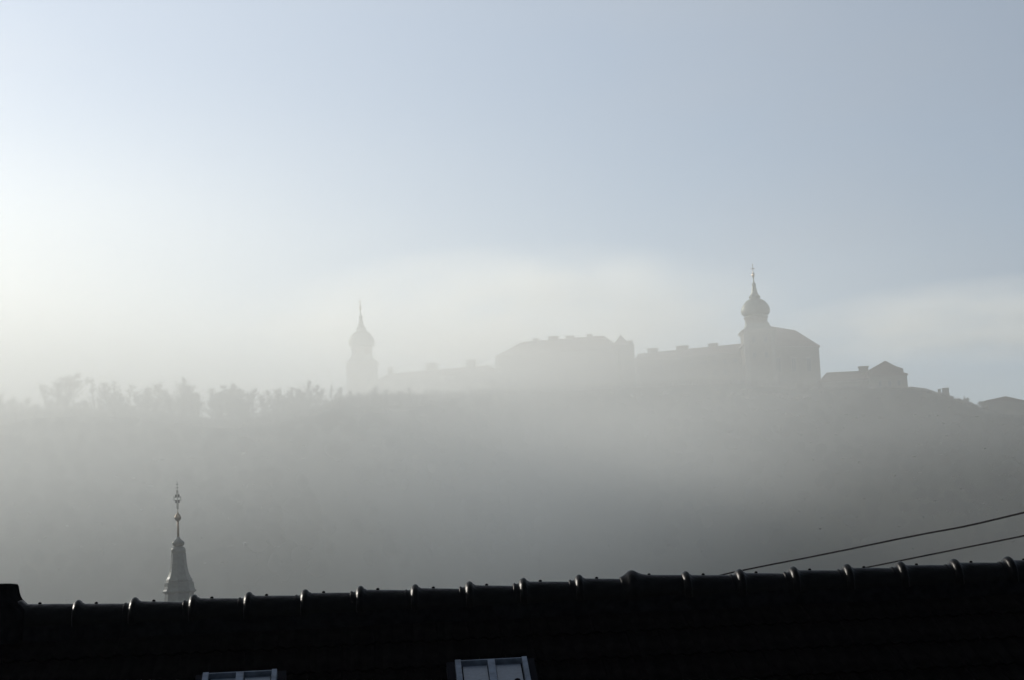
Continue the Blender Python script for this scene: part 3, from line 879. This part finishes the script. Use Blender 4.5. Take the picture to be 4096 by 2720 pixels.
cable([(2800, 2404), (3100, 2343), (3410, 2281), (3587, 2245.5), (3800, 2202.5), (4096, 2143), (4500, 2062)], 36, 24, .014, 'lower overhead cable dropping behind the right end of the roof')

bp = V(3281, 2116, 90)
bird = empty('bird', bp, R(20)); bird.scale = (.75, .75, .75)
tag(bird, 'tiny dark bird gliding before the hillside above the roof', 'bird')
MB().tube([(0, -.10, 0), (0, -.06, .008), (0, 0, .0), (0, .06, .0), (0, .11, .004)], [.006, .018, .026, .016, .004], 8).build('body', MT['feather'], bird, smooth=True)
MB().tube([(0, -.095, .004), (0, -.13, -.002)], [.008, .001], 5).build('beak', MT['feather'], bird)
for sx in (-1, 1):
    vs = [(sx*.01, -.05, .012), (sx*.05, -.06, .035), (sx*.10, -.03, .03), (sx*.012, .03, .012), (sx*.055, .025, .030)]
    vs += [(x, y, z - .006) for x, y, z in vs]
    MB().add(vs, [(0,1,4,3),(1,2,4),(5,8,9,6),(6,9,7),(0,5,6,1),(1,6,7,2),(2,7,9,4),(4,9,8,3),(3,8,5,0)]).build('wing', MT['feather'], bird)
MB().add([(-.008,.09,.004),(.008,.09,.004),(.025,.16,.006),(-.025,.16,.006),(-.008,.09,.0),(.008,.09,.0),(.025,.16,.002),(-.025,.16,.002)],
         [(0,1,2,3),(7,6,5,4),(0,4,5,1),(1,5,6,2),(2,6,7,3),(3,7,4,0)]).build('tail', MT['feather'], bird)

# ------------------------------------------------------------------ air: haze, valley fog and the fog bank on the crest
hz_ = MB().box(-900, 900, -260, 1650, -1.0, 160.0).build('haze', volume_mat('thin haze', HAZE_DENSITY, HAZE_G))
tag(hz_, 'thin haze over the whole valley', kind='stuff')

def lump(name, c, rad, seed, amp, m, label, sub=4, flat=None):
    bm = bmesh.new(); bmesh.ops.create_icosphere(bm, subdivisions=sub, radius=1.0)
    for v in bm.verts:
        d = v.co.normalized()
        k = 1 + amp * noise.fractal(d * 1.7 + Vector((seed, 0, 0)), 1.0, 2.0, 3)
        v.co = Vector((d.x * rad[0], d.y * rad[1], d.z * rad[2])) * k + Vector(c)
        if flat is not None: v.co.z = min(v.co.z, flat)
    me = bpy.data.meshes.new(name); bm.to_mesh(me); bm.free()
    for p in me.polygons: p.use_smooth = True
    me.materials.append(m); o = link(name, me); tag(o, label, kind='stuff'); return o
def soft_fog(name, c, rad, dens, label, seed, nscale=2.2, power=1.5, lo=.35, top=127.0):
    """a closed hull whose fog thins out evenly towards its edge and is broken up by large billows"""
    m = volume_mat(name, dens, FOG_G); n = m.node_tree
    pv = next(x for x in n.nodes if x.type == 'PRINCIPLED_VOLUME')
    tc = n.nodes.new('ShaderNodeTexCoord')
    ln = n.nodes.new('ShaderNodeVectorMath'); ln.operation = 'DOT_PRODUCT'
    n.links.new(tc.outputs['Object'], ln.inputs[0]); n.links.new(tc.outputs['Object'], ln.inputs[1])
    om = n.nodes.new('ShaderNodeMath'); om.operation = 'SUBTRACT'; om.inputs[0].default_value = 1.0; om.use_clamp = True
    n.links.new(ln.outputs['Value'], om.inputs[1])
    pw = n.nodes.new('ShaderNodeMath'); pw.operation = 'POWER'; pw.inputs[1].default_value = power
    n.links.new(om.outputs[0], pw.inputs[0])
    nz = n.nodes.new('ShaderNodeTexNoise'); nz.inputs['Scale'].default_value = nscale; nz.inputs['Detail'].default_value = 2
    mp = n.nodes.new('ShaderNodeMapping'); mp.inputs['Location'].default_value = (seed, seed * .7, 0); mp.inputs['Scale'].default_value = (1, .8, .6)
    n.links.new(tc.outputs['Object'], mp.inputs['Vector']); n.links.new(mp.outputs['Vector'], nz.inputs['Vector'])
    mr = n.nodes.new('ShaderNodeMapRange'); mr.inputs['From Min'].default_value = .3; mr.inputs['From Max'].default_value = .7
    mr.inputs['To Min'].default_value = lo; mr.inputs['To Max'].default_value = 2 - lo
    n.links.new(nz.outputs['Fac'], mr.inputs['Value'])
    a = n.nodes.new('ShaderNodeMath'); a.operation = 'MULTIPLY'; a.inputs[1].default_value = dens
    b = n.nodes.new('ShaderNodeMath'); b.operation = 'MULTIPLY'
    zz = n.nodes.new('ShaderNodeMath'); zz.operation = 'MAXIMUM'; zz.inputs[1].default_value = 0.0
    n.links.new(mr.outputs['Result'], zz.inputs[0])
    n.links.new(pw.outputs[0], a.inputs[0]); n.links.new(a.outputs[0], b.inputs[0]); n.links.new(zz.outputs[0], b.inputs[1])
    n.links.new(b.outputs[0], pv.inputs['Density'])
    bm = bmesh.new(); bmesh.ops.create_icosphere(bm, subdivisions=4, radius=1.0)
    me = bpy.data.meshes.new(name); bm.to_mesh(me); bm.free(); me.materials.append(m)
    o = link(name, me, None, c); o.scale = rad; tag(o, label, kind='stuff'); return o
soft_fog('valley_fog', (-80, 560, 10), (700, 520, 116), FOG_DENSITY, 'fog lying over the valley and up the hill', 1.0, 2.0, 1.0, .7)
soft_fog('fog_bank', (-235, 580, 50), (450, 440, 76), BANK_DENSITY, 'thick fog bank rolling over the left half of the crest', 4.3, 3.4, 1.3, .2)
soft_fog('fog_bank', (-210, 340, 22), (270, 300, 62), .0060, 'mist in the valley behind the village steeple', 7.7, 2.0, 1.0, .6)
soft_fog('fog_bank', (0, 810, 124), (135, 110, 33), .0100, 'bright cloud of mist rising behind the central block', 2.2, 3.6, 1.0, -.2)
soft_fog('fog_bank', (228, 800, 112), (120, 90, 19), .0115, 'bright strip of mist in the distance at the right edge', 6.1, 3.6, 1.0, -.1)
soft_fog('fog_bank', (42, 648, 90), (105, 40, 17), .0046, 'wisp of mist drifting before the right wing and the church', 3.6, 2.5, 1.0, .3)
